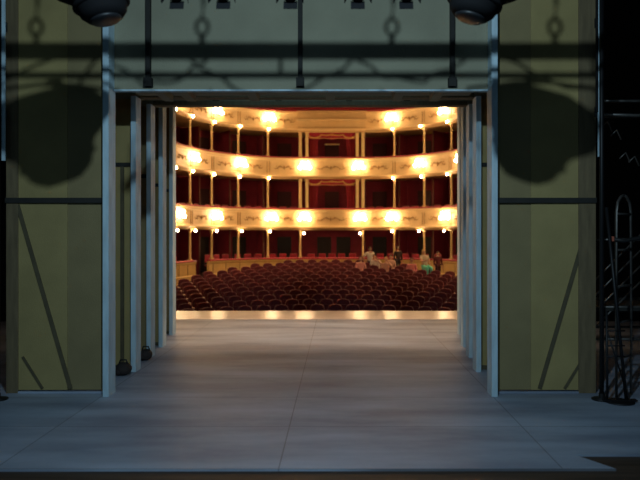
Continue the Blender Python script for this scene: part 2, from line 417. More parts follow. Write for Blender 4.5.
# unseen blue fill light behind the view, added to brighten the posts
L = bpy.data.lights.new('blue_fill', 'AREA'); L.energy = 42; L.color = (0.40, 0.72, 1.0); L.shape = 'RECTANGLE'; L.size = 6; L.size_y = 1.0
lo = bpy.data.objects.new('blue_fill', L); COL.objects.link(lo); lo.location = (0.2, -2.4, 3.6); lo.rotation_euler = (math.radians(76), 0, 0)

# unseen blue strip lights for the posts, a warm one added for the floor
for (y, z, e, c, wdt, lb) in ((8.75, 4.15, 6, (.42, .76, 1.0), 3.2, 'unseen blue strip light behind the nearest header'), (10.0, 4.35, 5, (.42, .76, 1.0), 3.2, 'unseen blue strip light behind the second header'),
                            (13.45, 5.3, 92, (1.0, .68, .44), 4.2, 'added unseen warm strip light behind the farthest header')):
    t = empty('unseen_strip_light', (0, y, z)); tag(t, lb, 'stage light')
    b = MB(); b.box(-wdt / 2 - .05, wdt / 2 + .05, -.07, .07, .012, .16, bev=.01); b.build('housing', M['lampblack'], t)
    for x in (-1.2, 1.2):
        b = MB(); b.tube([(x, 0, .16), (x, 0, 9 - z)], .012, 6); b.build('hanger', M['blackmetal'], t)
    L = bpy.data.lights.new('unseen_strip_lamp', 'AREA'); L.shape = 'RECTANGLE'; L.size = wdt; L.size_y = .1; L.energy = e; L.color = c
    lo = bpy.data.objects.new('unseen_strip_lamp', L); COL.objects.link(lo); lo.parent = t; L.spread = math.radians(180 if y < 12 else 105); lo.rotation_euler = (math.radians(25 if y < 12 else 0), 0, 0)

# ------------------------------------------------------------------ scaffolding things at the right edge
t = empty('ladder', (4.02, 7.95, 0), math.radians(40)); tag(t, 'tall steel ladder with a rounded top in the dark at the far right', 'ladder')
w, top, pitch = .19, 2.42, .445
for s in (-1, 1):
    b = MB(); b.tube([(s * w, 0, 0), (s * w, 0, top - .12), (s * w * .8, 0, top), (s * w * .35, 0, top + .07), (0, 0, top + .085)], .018, 8); b.build('stile', M['greymetal'], t)
for k in range(6):
    z = py2z(214, 7.95) - k * pitch
    if z > .05:
        b = MB(); b.tube([(-w, 0, z), (w, 0, z)], .014, 8); b.build('rung', M['greymetal'], t)
t = empty('floor_stand', (3.86, 7.70, 0)); tag(t, 'dark steel stand with a sloping leg and round foot plate beside the ladder', 'stand')
b = MB(); b.lathe([(0, 0), (.17, 0), (.17, .012), (.14, .022), (0, .022)], n=24); b.box(-.2, .2, -.04, .04, 0.02, .035); b.build('foot_plate', M['blackmetal'], t)
b = MB(); b.tube([(.08, 0, .02), (-.14, .05, 2.35)], .020, 8); b.build('sloping_leg', M['blackmetal'], t)
b = MB(); b.tube([(-.15, 0, .02), (-.15, .02, 1.1)], .016, 8); b.build('upright', M['blackmetal'], t)
for z in (.55, .68, .86):
    b = MB(); b.tube([(-.15, 0, z), (.06, 0, z)], .010, 6); b.build('cross_bar', M['blackmetal'], t)
b = MB(); b.tube([(-.15, 0, .85), (.06, 0, .2)], .010, 6); b.build('diagonal_bar', M['blackmetal'], t)
t = empty('scaffold_frame', (4.3, 9.0, 0)); tag(t, 'dark scaffold frame with slanting braces behind the ladder', 'scaffold')
for x in (-.45, 1.2):
    for y in (0, 1.2):
        b = MB(); b.tube([(x, y, 0), (x, y, 4.5)], .024, 8); b.build('upright', M['blackmetal'], t)
for z in (.55, 1.0, 1.95, 3.9):
    for y in (0, 1.2):
        b = MB(); b.tube([(-.45, y, z), (1.2, y, z)], .02, 8); b.build('cross_bar', M['greymetal'], t)
for k in range(4):
    z0 = .5 + k * .22
    b = MB(); b.tube([(-.45, -.03, z0), (.5, -.03, z0 + .95)], .012, 6); b.build('slanting_brace', M['greymetal'], t)
b = MB(); b.box(-.5, 1.3, -.05, 1.25, .95, .99); b.build('platform', M['darktimber'], t)
t = empty('cable_bundle', (3.83, 7.8, 1.96)); tag(t, 'black cable run with a small red block, level across the far right edge', 'cable')
b = MB(); b.tube([(0.0, 0, 0), (.12, 0, -.02), (.3, 0, .015), (.5, 0, -.01), (.9, 0, 0)], .025, 8); b.build('cable', M['cable'], t)
b = MB(); b.box(-.045, .0, -.02, .02, -.025, .035, bev=.006); b.build('red_block', M['tag'], t)  # red colour stands in for a small reddish light
b = MB()
for k in range(5):
    z = .25 * math.sin(k * 1.3)
    b.tube([(.12 * k, 0, 1.2 + z), (.12 * k + .08, 0, 1.28 + z), (.12 * k + .14, 0, 1.15 + z)], .01, 6)
b.tube([(0, 0, 1.62), (.6, 0, 1.6), (1.1, 0, 1.66)], .022, 8)
tag(b.build('hanging_cable', M['greymetal'], loc=(3.85, 8.5, 2.0)), 'dim pipe with looped cables high in the dark at the right edge', 'cable')

# ------------------------------------------------------------------ auditorium plan curve
TC = 0.06
half = [(0, 36.3), (1.75, 36.3), (3.5, 35.95), (5.0, 35.0), (6.2, 33.7), (7.0, 32.05), (7.42, 30.3), (7.68, 28.3), (7.8, 26), (7.85, 23.5), (7.85, 21), (7.85, 18.6)]
ctrl = [(-x, y) for x, y in half[:0:-1]] + half
ctrl = [(x + TC, y) for x, y in ctrl]
def catmull(P, n=10):
    out = []
    for i in range(len(P) - 1):
        p0 = Vector(P[max(0, i - 1)]); p1 = Vector(P[i]); p2 = Vector(P[i + 1]); p3 = Vector(P[min(len(P) - 1, i + 2)])
        for k in range(n):
            u = k / n
            out.append(0.5 * ((2 * p1) + (p2 - p0) * u + (2 * p0 - 5 * p1 + 4 * p2 - p3) * u * u + (3 * p1 - p0 - 3 * p2 + p3) * u ** 3))
    out.append(Vector(P[-1])); return out
PL = catmull(ctrl)
SS = [0.0]
for a, b_ in zip(PL, PL[1:]): SS.append(SS[-1] + (b_ - a).length)
mid = SS[-1] / 2; SS = [s - mid for s in SS]; SMAX = mid
def at(s):
    s = max(SS[0], min(SS[-1], s))
    for i in range(len(SS) - 1):
        if s <= SS[i + 1] + 1e-9:
            u = (s - SS[i]) / (SS[i + 1] - SS[i]); return PL[i].lerp(PL[i + 1], u)
    return PL[-1]
def nrm(s):
    t_ = at(s + .12) - at(s - .12); n = Vector((t_.y, -t_.x)); return n.normalized()
def frames(s0, s1, step=.4):
    n = max(1, int(math.ceil((s1 - s0) / step)))
    return [(at(s0 + (s1 - s0) * k / n), nrm(s0 + (s1 - s0) * k / n)) for k in range(n + 1)]
def s_at_px(px, d=0.0):
    lo_, hi = -11, 11
    for _ in range(50):
        m_ = (lo_ + hi) / 2; p = at(m_) + nrm(m_) * d
        if x2px(p.x, p.y) < px: lo_ = m_
        else: hi = m_
    return (lo_ + hi) / 2
def P3(s, d, z):
    p = at(s); n = nrm(s); return Vector((p.x + n.x * d, p.y + n.y * d, z))
def rotz(s):
    n = nrm(s); return math.atan2(n.y, n.x) + PI / 2   # local -Y looks inward

# ------------------------------------------------------------------ auditorium shell
def zfl(y): return -0.85 + 0.106 * (min(y, 33.4) - 26)
b = MB()
ys = [17.05, 20, 33.4, 39.6]
for k in range(3):
    y0, y1 = ys[k], ys[k + 1]; z0, z1 = (zfl(max(20, y0)), zfl(max(20, y1)))
    v = [b.bm.verts.new(p) for p in ((-11.5, y0, z0), (11.5, y0, z0), (11.5, y1, z1), (-11.5, y1, z1), (-11.5, y0, z0 - .3), (11.5, y0, z0 - .3), (11.5, y1, z1 - .3), (-11.5, y1, z1 - .3))]
    for f in ((0, 1, 2, 3), (7, 6, 5, 4), (0, 3, 7, 4), (1, 5, 6, 2), (0, 4, 5, 1), (3, 2, 6, 7)): b.bm.faces.new([v[i] for i in f])
struct(b.build('floor_stalls', M['carpet']))
BW = -2.4
b = MB(); b.sweep(frames(-SMAX, SMAX), [(BW, -1.6), (BW, 12.5), (BW - .12, 12.5), (BW - .12, -1.6)]); struct(b.build('wall_back', M['redwall']))
b = MB(); b.box(-12, 12, 15.2, 40, 12.5, 12.7); struct(b.build('ceiling', M['ceilp']))
b = MB(); b.box(-12, -5.25, 17.07, 17.3, -1.6, 12.5); b.box(5.25, 12, 17.07, 17.3, -1.6, 12.5); b.box(-5.25, 5.25, 17.07, 17.3, 7.6, 12.5)
struct(b.build('wall_front', M['ceilp']))
# jambs of the proscenium between the stage house and auditorium
b = MB(); b.box(-5.4, -5.2, 15.2, 17.3, -1.6, 7.6); b.box(5.2, 5.4, 15.2, 17.3, -1.6, 7.6); b.box(-5.2, 5.2, 15.2, 17.3, 7.4, 7.6)
struct(b.build('wall_jamb', M['black']))

COLPX = [190.5, 212, 238.5, 268]
cols = [s_at_px(p) for p in COLPX] ; cols_r = [s_at_px(p) for p in (394.3, 424, 451)]
lim = cols[0]
extraL = [lim - 1.75 * k for k in range(1, 8) if lim - 1.75 * k > -SMAX + .4]
extraR = [cols_r[-1] + 1.75 * k for k in range(1, 8) if cols_r[-1] + 1.75 * k < SMAX - .4]
s_pl = [s_at_px(300.3), s_at_px(307)]; s_pr = [s_at_px(357.3), s_at_px(363)]
allcols = extraL[::-1] + cols + cols_r + extraR
edges = sorted(extraL + cols + [s_pl[0]] + [s_pr[1]] + cols_r + extraR)   # box boundaries

LV = [  # floor z / parapet bottom, parapet top, next soffit
    (2.45, 3.50), (5.35, 6.40), (8.00, 9.03)]
lvname = ['lowest balcony', 'middle balcony', 'upper balcony']

def column_mesh(z0, z1, r=.06):
    h = z1 - z0; b = MB()
    b.box(-r * 1.5, r * 1.5, -r * 1.5, r * 1.5, 0, .06)
    b.lathe([(r * 1.35, .06), (r * 1.35, .10), (r, .14), (r * 1.02, h * .4), (r * .88, h - .2), (r * 1.2, h - .17), (r, h - .14), (r * 1.5, h - .05), (0, h - .05)], n=12)
    b.box(-r * 1.7, r * 1.7, -r * 1.7, r * 1.7, h - .05, h)
    me = b.build('tmp', M['gcream']); d = me.data; bpy.data.objects.remove(me); return d
def pil_mesh(z0, z1, r=.085):
    h = z1 - z0; b = MB()
    b.box(-r * 1.15, r * 1.15, -r * 1.0, r * 1.0, 0, .12)
    b.box(-r, r, -r * .8, r * .8, .12, h - .14)
    b.box(-r * .55, r * .55, -r * 1.0, -r * .75, .2, h - .25)
    b.box(-r * 1.1, r * 1.1, -r, r, h - .16, h - .12); b.box(-r * 1.2, r * 1.2, -r * 1.1, r * 1.1, h - .1, h)
    me = b.build('tmp', M['cream']); d = me.data; bpy.data.objects.remove(me); return d
def place(data, name, parent, p, rz, label=None):
    o = bpy.data.objects.new(name, data); COL.objects.link(o); o.parent = parent; o.location = p; o.rotation_euler = (0, 0, rz)
    if label: o['label'] = label
    return o

def scroll(s, z, wd, parent, grand=False):
    """gilt relief: mirrored scrolls about a rosette, bent onto the parapet"""
    b = MB(); d = .062
    def Q(u, v, dd=0): return P3(s + u, d + dd, z + v)
    for sg in (-1, 1):
        pts = []
        for k in range(15):
            u = .10 + k / 14 * (wd - .10); v = .085 * math.sin(k / 14 * 2 * PI * (1.5 if grand else 1)) * (1 - .4 * k / 14)
            pts.append(Q(sg * u, v))
        b.tube(pts, .02, 5, rads=[.026 - .014 * k / 14 for k in range(15)])
        for c_, r_ in ((.22, .065), (wd * .62, .05)):
            b.tube([Q(sg * (c_ + r_ * (1 - k / 18) * math.cos(k / 12 * 2 * PI)), (.06 if c_ < .3 else -.05) + r_ * (1 - k / 18) * math.sin(k / 12 * 2 * PI)) for k in range(14)], .014, 5)
        for k in range(4):
            u = .3 + k * (wd - .35) / 4
            b.ball(Q(sg * u, (-1) ** k * .075), .032, 6)
    b.ball(Q(0, 0, .005), .07, 8); b.ball(Q(0, .085), .03, 6); b.ball(Q(0, -.085), .03, 6)
    b.build('scroll_ornament', M['giltdark'], parent)

tiers = []
for li, (zb, zt) in enumerate(LV):
    t = empty('balcony', (TC, 36.3, zb)); tiers.append(t)
    tag(t, ['lowest cream and gilt balcony, its row of lamps just above the stalls', 'middle cream and gilt balcony between the other two',
            'topmost cream and gilt balcony, partly cut by the scenery header'][li], 'balcony', 'balconies of the auditorium')
    inv = Matrix.Translation(-Vector((TC, 36.3, zb)))
    def fin(o):  # meshes were made in world space
        o.data.transform(inv); return o
    # parapet, one continuous mesh with mouldings
    prof = [(-.10, zb), (.12, zb), (.15, zb + .05), (.13, zb + .10), (.06, zb + .13), (.045, zb + .20), (.05, zt - .28), (.075, zt - .2), (.09, zt - .13), (.14, zt - .09), (.14, zt), (-.10, zt)]
    b = MB(); b.sweep(frames(-SMAX + .3, SMAX - .3), prof); fin(b.build('parapet', M['cream'], t))
    # velvet rail
    hr = .085 if li < 2 else .10
    b = MB(); b.sweep(frames(-SMAX + .3, SMAX - .3), [(-.13, zt + .001), (.12, zt + .001), (.14, zt + hr * .5), (.09, zt + hr), (-.09, zt + hr), (-.13, zt + hr * .6)], smooth=True)
    fin(b.build('velvet_rail', M['velvet'], t))
    # floor slab + soffit cornice
    b = MB(); b.sweep(frames(-SMAX + .3, SMAX - .3), [(-.101, zb + .02), (-.101, zb + .16), (BW, zb + .16), (BW, zb + .02)]); fin(b.build('box_floor', M['carpet'], t))
    b = MB(); b.sweep(frames(-SMAX + .3, SMAX - .3), [(.10, zb - .002), (.07, zb - .07), (.0, zb - .12), (-.18, zb - .12), (-.2, zb - .04), (BW, zb - .04), (BW, zb - .002)]); fin(b.build('cornice', M['soffit'], t))
    # panel mouldings and scrolls
    bounds = [e for e in edges if abs(e) < 11.5]
    mids = []
    for a_, c_ in zip(bounds, bounds[1:]):
        if a_ < 0 < c_:
            continue
        mids.append(((a_ + c_) / 2, (c_ - a_) / 2))
    for m_, hw in mids:
        scroll(m_, (zb + zt) / 2 - .02, hw * .66, t)
    if li < 2: scroll(0, (zb + zt) / 2 - .02, 1.15, t, True)
    for e in bounds:
        b = MB(); b.sweep(frames(e - .09, e - .06, .1), [(.04, zb + .14), (.075, zb + .14), (.075, zt - .2), (.04, zt - .2)])
        b.sweep(frames(e + .06, e + .09, .1), [(.04, zb + .14), (.075, zb + .14), (.075, zt - .2), (.04, zt - .2)])
        fin(b.build('panel_moulding', M['soffit'], t))
    for o in t.children:
        if o.name.startswith('scroll_ornament'): o.data.transform(inv)
    # columns standing on the rail below, carrying this tier
    z0 = (0.78 if li == 0 else LV[li - 1][1] + .09); z1 = zb - .12
    cmesh = column_mesh(z0, z1); pm = pil_mesh(z0, z1, .085)
    for s in allcols:
        p = P3(s, -.03, z0) - Vector((TC, 36.3, zb)); place(cmesh, 'column', t, p, rotz(s))
    if li == 0:
        for s in (s_pl[0], s_pr[1]): place(cmesh, 'column', t, P3(s, -.03, z0) - Vector((TC, 36.3, zb)), rotz(s))
    else:
        for s in s_pl + s_pr: place(pm, 'pilaster', t, P3(s, -.02, z0) - Vector((TC, 36.3, zb)), rotz(s))
    # partitions between boxes, set back from the front
    zp0 = (-.1 if li == 0 else LV[li - 1][0] + .165); zp1 = zb - .13
    for s in edges:
        a = P3(s, -.95, zp0); c_ = P3(s, BW + .01, zp0); tt = (at(s + .05) - at(s - .05)).normalized() * .03
        b = MB(); b.prism([(a.x - tt.x, a.y - tt.y), (a.x + tt.x, a.y + tt.y), (c_.x + tt.x, c_.y + tt.y), (c_.x - tt.x, c_.y - tt.y)], zp0, zp1)
        fin(b.build('partition', M['redwall'], t))
        a = P3(s, -.93, zp0)
        b = MB(); b.tube([a, (a.x, a.y, zp1)], .045, 8); fin(b.build('partition_post', M['postwood'], t))

# royal boxes in the middle bay
for li in (1, 2):
    zb = LV[li][0]; z1 = zb - .13; z0 = LV[li - 1][1]
    where = 'upper' if li == 2 else 'lower'
    sA, sB = s_pl[1] + .1, s_pr[0] - .1
    xa, xb = at(sA).x, at(sB).x; yv = 36.38
    t = empty('box_drapery', ((xa + xb) / 2, yv, z0)); tag(t, f'red box drapery with gold swag between the pilasters, {where} of two', 'drapery', 'draperies of the middle boxes')
    xm = (xa + xb) / 2; hw = (xb - xa) / 2
    # valance: wavy cloth
    b = MB(); n = 48; r0 = []; r1 = []
    H = z1 - z0
    for k in range(n + 1):
        x = -hw + 2 * hw * k / n; wv = .018 * math.sin(k * 1.9)
        drop = .30 + .07 * abs(math.sin(PI * k / n * 3))
        r0.append([b.bm.verts.new((x, wv, H)), b.bm.verts.new((x, wv + .02, H))]); r1.append([b.bm.verts.new((x, wv * 1.4, H - drop)), b.bm.verts.new((x, wv * 1.4 + .02, H - drop))])
    for k in range(n):
        for f in ((r0[k][0], r0[k + 1][0], r1[k + 1][0], r1[k][0]), (r0[k][1], r1[k][1], r1[k + 1][1], r0[k + 1][1]), (r1[k][0], r1[k + 1][0], r1[k + 1][1], r1[k][1])):
            q = b.bm.faces.new(f); q.smooth = True
    b.build('valance', M['velvet'], t)
    b = MB()
    for g in range(4):
        x0 = -hw + 2 * hw * g / 4; x1 = x0 + hw / 2
        pts = [(x0 + (x1 - x0) * k / 8, -.04, H - .14 - (.10 if g in (0, 3) else .04) * math.sin(PI * k / 8) - (.06 if g in (0, 3) else 0) + (.03 if g in (1, 2) else 0)) for k in range(9)]
        b.tube(pts, .04, 6)
        b.ball((x0, -.045, H - .16), .035, 8)
    b.ball((0, -.05, H - .12), .07, 8); b.box(-hw, hw, -.04, -.02, H - .34, H - .31)
    b.build('gold_swag', M['gilt'], t)
    for sg in (-1, 1):
        b = MB(); n = 20; A = []; B = []
        for k in range(n + 1):
            u = k / n; fold = .05 * math.sin(k * 1.7)
            xt = sg * (hw - .62 * u * .9); xbm = sg * (hw - .62 * u * .75)
            A.append((b.bm.verts.new((xt, .25 + fold, H)), b.bm.verts.new((xt, .28 + fold, H)))); B.append((b.bm.verts.new((xbm, .25 + fold, .05)), b.bm.verts.new((xbm, .28 + fold, .05))))
        for k in range(n):
            for j in (0, 1):
                q = b.bm.faces.new((A[k][j], A[k + 1][j], B[k + 1][j], B[k][j])); q.smooth = True
        b.build('side_curtain', M['velvet'], t)
    if li == 2:
        b = MB(); b.box(-.42, .42, .5, .56, H - .62, H - .56); b.build('pelmet_rail', M['cream'], t)
# entablature over the middle bay on the upper tier
t = tiers[2]; zb, zt = LV[2]
sA, sB = s_pl[0] - .16, s_pr[1] + .16
xa, xb = at(sA).x - TC, at(sB).x - TC
b = MB()
b.box(xa, xb, -.26, -.12, zt - zb - .44, zt - zb - .02, bev=.01); b.box(xa - .04, xb + .04, -.42, -.10, zt - zb - .52, zt - zb - .43, bev=.015)
b.box(xa - .03, xb + .03, -.38, -.10, zt - zb - .07, zt - zb + .0, bev=.01)
b.box(xa + .04, xb - .04, -.24, -.10, .0, zt - zb - .53); b.box(xa, xb, -.27, -.10, -.02, .1, bev=.01)
b.build('entablature', M['cream'], t)
for zz in (zt - zb - .43, zt - zb - .08, .10):  # dark strips put in as shadow lines at the entablature steps
    b = MB(); b.box(xa, xb, -.285, -.25, zz, zz + .035); b.build('entablature_shadow_line', M['giltdark'], t)
# upper gallery drape above the top rail
b = MB(); b.sweep(frames(-12, 12), [(-.45, 9.1), (-.40, 9.1), (-.40, 9.75), (-.45, 9.75)]); o = b.build('gallery_drape', M['velvet'], t); o.data.transform(Matrix.Translation(-Vector((TC, 36.3, zb))))

# doors in the back wall at stalls level and darker doors in the balconies
dn = 0
allb = [(a, c) for a, c in zip(edges, edges[1:]) if abs((a + c) / 2) < 10]
for a, c in allb:
    for li, zz in ((0, -.1), (1, 2.62), (2, 5.52)):
        m_ = (a + c) / 2
        if c - a > 3: ms = ([m_ - .55, m_ + .75] if li == 0 else [m_])
        else: ms = [m_ + (.18 if m_ < 0 else -.18)]
        for mm in ms:
            dn += 1
            w = .42; p = P3(mm, BW + .035, zz); rz = rotz(mm)
            b = MB(); b.box(-w, w, -.03, .03, 0, 2.05, bev=.01)
            for px_ in (-.2, .2):
                for pz in (.25, 1.15): b.box(px_ - .14, px_ + .14, -.045, -.03, pz, pz + .7)
            o = b.build(f'door_{dn}', M['darkdoor'] if li == 0 else M['boxdoor'], loc=p); o.rotation_euler = (0, 0, rz); struct(o)

# parterre wall (ochre) with gaps for the stalls entrances
g1 = (s_at_px(195), s_at_px(208)); g2 = (s_at_px(435), s_at_px(439.5))
segs = [(-SMAX + .3, g1[0]), (g1[1], g2[0]), (g2[1], SMAX - .3)]
nm = ['ochre panelled parterre wall with red rail, left of the left entrance', 'long ochre parterre wall with red rail curving behind the seats', 'ochre panelled parterre wall with red rail at the right post']
for (a, c), lb in zip(segs, nm):
    mo = at((a + c) / 2)
    t = empty('parterre_wall', (mo.x, mo.y, -.2)); tag(t, lb, 'low wall', 'parterre walls round the stalls')
    inv = Matrix.Translation(-Vector((mo.x, mo.y, -.2)))
    b = MB(); b.sweep(frames(a, c), [(-.08, -1.5), (.10, -1.5), (.10, -.02), (.05, .03), (.05, .56), (.09, .6), (.09, .69), (-.08, .69)]); o = b.build('panelling', M['ochre'], t); o.data.transform(inv)
    b = MB(); b.sweep(frames(a, c), [(-.11, .691), (.11, .691), (.12, .74), (.08, .78), (-.08, .78), (-.11, .74)], smooth=True); o = b.build('velvet_rail', M['velvet'], t); o.data.transform(inv)
    k = a + .3
    b = MB()
    while k < c - .2:
        b.sweep(frames(k, k + .05, .1), [(.04, .04), (.07, .04), (.07, .56), (.04, .56)]); k += .9
    o = b.build('panel_moulding', M['soffit'], t); o.data.transform(inv)
b = MB(); b.sweep(frames(-SMAX + .3, SMAX - .3), [(-.085, -1.5), (-.085, -.1), (BW, -.1), (BW, -1.5)]); struct(b.build('floor_parterre', M['carpet']))

# ------------------------------------------------------------------ wall lamps on the balcony fronts
def make_sconce(loc, rz, label, group):
    t = empty('wall_lamp', loc, rz); tag(t, label, 'wall lamp', group)
    b = MB(); b.lathe([(0, 0), (.07, 0), (.05, .03), (.02, .05), (0, .05)], n=12, mat=Matrix.Rotation(PI / 2, 4, 'X')); b.build('back_plate', M['brass'], t)
    for (x, z) in ((-.27, -.06), (-.15, .16), (.15, .16), (.27, -.06), (0, -.02)):
        b = MB(); b.tube([(0, -.04, -.04), (x * .5, -.12, -.16 + z * .3), (x, -.17, z - .13)], .012, 6); b.build('arm', M['brass'], t)
        b = MB(); b.ball((x, -.17, z), .088, 12, sc=(1, 1, 1.15)); b.build('lit_globe', M['globe'], t)
    return t
LPOS = [(0, 3.02, (182, 218, 272, 304.5, 360, 391.5, 444)), (1, 5.92, (196, 242, 305, 358.5, 419, 459)), (2, 8.58, (218.5, 270, 391, 443))]
proto = None
for li, z, pxs in LPOS:
    n = len(pxs)
    for k, px in enumerate(pxs):
        s = s_at_px(px, .24); p = P3(s, .07, z)
        lb = f'cluster of glowing globes on the {lvname[li]} front, {ORD[k + 1]} of {["", "", "", "", "four", "", "six", "seven"][n]} from the left'
        if proto is None: proto = make_sconce(p, rotz(s), lb, 'wall lamps on the balcony fronts')
        else: dup(proto, p, rotz(s), lb, 'wall lamps on the balcony fronts')
    # continuing round the horseshoe beyond the frame, one per second box
    for sg, s0 in ((-1, s_at_px(pxs[0])), (1, s_at_px(pxs[-1]))):
        for q in (1, 2):
            s = s0 + sg * 3.4 * q
            if abs(s) < SMAX - .6:
                dup(proto, P3(s, .07, z), rotz(s), f'cluster of glowing globes on the {lvname[li]} side front, {"nearer" if q == 2 else "farther"} {"left" if sg < 0 else "right"}', 'wall lamps on the balcony fronts')
# small bulbs under each balcony at the column heads
def make_bulb(loc, rz, label, group):
    t = empty('bulb_lamp', loc, rz); tag(t, label, 'bulb', group)
    b = MB(); b.lathe([(0, .12), (.03, .12), (.035, .06), (.025, .045), (0, .045)], n=10); b.build('holder', M['brass'], t)
    b = MB(); b.ball((0, 0, 0), .062, 12, sc=(1, 1, 1.1)); b.build('lit_bulb', M['bulb'], t)
    return t
BP = [(0, 2.27, (177.5, 195.5, 217, 242, 270, 304, 360, 392, 419, 444)), (1, 5.23, (176, 193, 214.5, 240, 269, 393, 421, 447)), (2, 7.98, (176, 193, 215, 240.5, 269, 392.5, 420.5, 447))]
num = {8: 'eight', 10: 'ten'}
bp = None
for li, z, pxs in BP:
    for k, px in enumerate(pxs):
        s = s_at_px(px, .20)
        zz = z - (.12 if (li == 0 and px in (304, 360)) else 0)
        lb = f'small glowing bulb under the {lvname[li]}, {ORD[k + 1]} of {num[len(pxs)]} from the left'
        p = P3(s, .20, zz)
        if bp is None: bp = make_bulb(p, 0, lb, 'bulbs under the balconies')
        else: dup(bp, p, 0, lb, 'bulbs under the balconies')
    for q, s in enumerate(extraL[1:4] + extraR[0:3]):
        if abs(s) < SMAX - .6:
            dup(bp, P3(s, .06, z), 0, f'small glowing bulb under the {lvname[li]} at the {"left" if s < 0 else "right"} side, {ORD[q % 3 + 1]} beyond the frame', 'bulbs under the balconies')

# ------------------------------------------------------------------ stalls seats
def make_seat():
    t = empty('theatre_seat')
    t['category'] = 'seat'
    # plush back with rounded shoulders
    b = MB(); poly = [(-.235, .42), (.235, .42), (.245, .80), (.225, .90), (.15, .955), (0, .975), (-.15, .955), (-.225, .90), (-.245, .80)]
    tilt = Matrix.Translation((0, .20, .42)) @ Matrix.Rotation(math.radians(-12), 4, 'X') @ Matrix.Translation((0, 0, -.42))
    lay = []
    for y, sc_ in ((-.055, .86), (-.04, .96), (0.0, 1.0)):
        lay.append([b.bm.verts.new(tilt @ Vector((x * sc_, y, .68 + (z - .68) * sc_))) for x, z in poly])
    b.bm.faces.new(lay[0])
    for A, B in zip(lay, lay[1:]):
        for k in range(len(poly)):
            q = b.bm.faces.new((A[k], A[(k + 1) % 9], B[(k + 1) % 9], B[k])); q.smooth = True
    b.bm.faces.new(lay[-1][::-1]); b.build('backrest', M['plush'], t)
    b = MB(); lay = []
    for y, sc_ in ((.001, .99), (.03, .97)):
        lay.append([b.bm.verts.new(tilt @ Vector((x * sc_, y, .68 + (z - .68) * sc_))) for x, z in poly])
    b.bm.faces.new(lay[0]); b.bm.faces.new(lay[1][::-1])
    for k in range(9): b.bm.faces.new((lay[0][k], lay[0][(k + 1) % 9], lay[1][(k + 1) % 9], lay[1][k]))
    b.build('back_shell', M['seatwood'], t)
    # tip-up seat
    b = MB(); b.box(-.225, .225, -.05, .05, -.20, .20, mat=Matrix.Translation((0, .075, .58)) @ Matrix.Rotation(math.radians(-14), 4, 'X'), bev=.03)
    b.build('seat', M['plush'], t)
    for s in (-1, 1):
        b = MB(); b.box(s * .258 - .026, s * .258 + .026, -.20, .20, .60, .64, bev=.012); b.build('armrest', M['armwood'], t)
        b = MB(); b.box(s * .258 - .013, s * .258 + .013, -.10, .19, .10, .60); b.box(s * .258 - .02, s * .258 + .02, -.16, .2, 0, .03); b.box(s * .258 - .013, s * .258 + .013, -.02, .12, .03, .1)
        b.build('end_standard', M['iron'], t)
    return t
seat0 = make_seat()
SWD = .60; rows = []
yc = 20.9; used = False
for r in range(15):
    Yc = 20.9 + .90 * r
    n = 30; row = []
    off = (r % 2) * .5
    for k in range(-n, n + 1):
        xr = (k + off) * SWD
        if abs(xr) > 6.15: continue
        y = Yc - .035 * xr * xr
        if y > 33.1 - .135 * xr * xr + .0: continue
        x = TC + xr
        px = x2px(x, y)
        if px < 169 or px > 466: continue
        row.append((x, y, xr))
    rows.append(row)
people_pts = []
seats = 0; spots = []
for r, row in enumerate(rows):
    row.sort()
    for k, (x, y, xr) in enumerate(row):
        lb = f'dark red plush seat, {ORD[k + 1]} from the left in the {ORD[r + 1]} row from the stage'
        rz = -math.atan(.07 * xr) + R.uniform(-.04, .04)
        z = zfl(y - .1) + .0
        if not used:
            seat0.location = (x, y, z); seat0.rotation_euler = (0, 0, rz); seat0['label'] = lb; seat0['group'] = 'stalls seats'; used = True
        else: dup(seat0, (x, y, z), rz, lb, 'stalls seats')
        seats += 1; spots.append((x, y, z, rz, bpy.data.objects['theatre_seat' if seats == 1 else 'theatre_seat.%03d' % (seats - 1)]))
print('SEATS', seats)

# ------------------------------------------------------------------ little chairs in the boxes (only their red backs show)
def chair_mesh():
    b = MB()
    b.box(-.21, .21, -.2, .2, .42, .48, bev=.02, mi=0)
    b.box(-.20, .20, .17, .22, .58, .93, bev=.02, mi=0)
    for x in (-.19, .19):
        b.tube([(x, .2, 0), (x, .19, .45), (x, .22, .95)], .018, 6, mi=1); b.tube([(x, -.18, 0), (x, -.18, .43)], .018, 6, mi=1)
    b.box(-.2, .2, .18, .215, .93, .96, mi=1)
    return b.build('box_chair', [M['velvet'], M['seatwood']])
ch0 = None
for li, zf in ((0, -.1), (1, 2.611)):
    cnt = {'left': 0, 'right': 0}
    for a, c in allb:
        m_ = (a + c) / 2
        if c - a > 3: offs = [-1.2, -.6, .0, .6, 1.2] if li == 0 else []
        else: offs = [-.55, 0, .55]
        for o_ in offs:
            s = m_ + o_ * (1 if c - a > 3 else min(1, (c - a) / 1.8))
            p = P3(s, -.5 - R.uniform(0, .08), zf); px = x2px(p.x, p.y)
            if not (176 < px < 458): continue
            if any(g[0] - .25 < s < g[1] + .25 for g in (g1, g2)) and li == 0: continue
            p.z += 0
            sd = 'left' if px < 332 else 'right'; cnt[sd] += 1
            lb = f'small red box chair behind the {"parterre wall" if li == 0 else "lowest balcony rail"}, {ORD[cnt[sd]]} from the {"left edge" if sd == "left" else "middle on the right"}'
            if ch0 is None: ch0 = chair_mesh(); o = ch0
            else: o = ch0.copy(); COL.objects.link(o)
            o.location = p; o.rotation_euler = (0, 0, rotz(s) + R.uniform(-.12, .12)); o.scale = (1, 1, 1.16)
            tag(o, lb, 'chair', 'red chairs in the boxes')

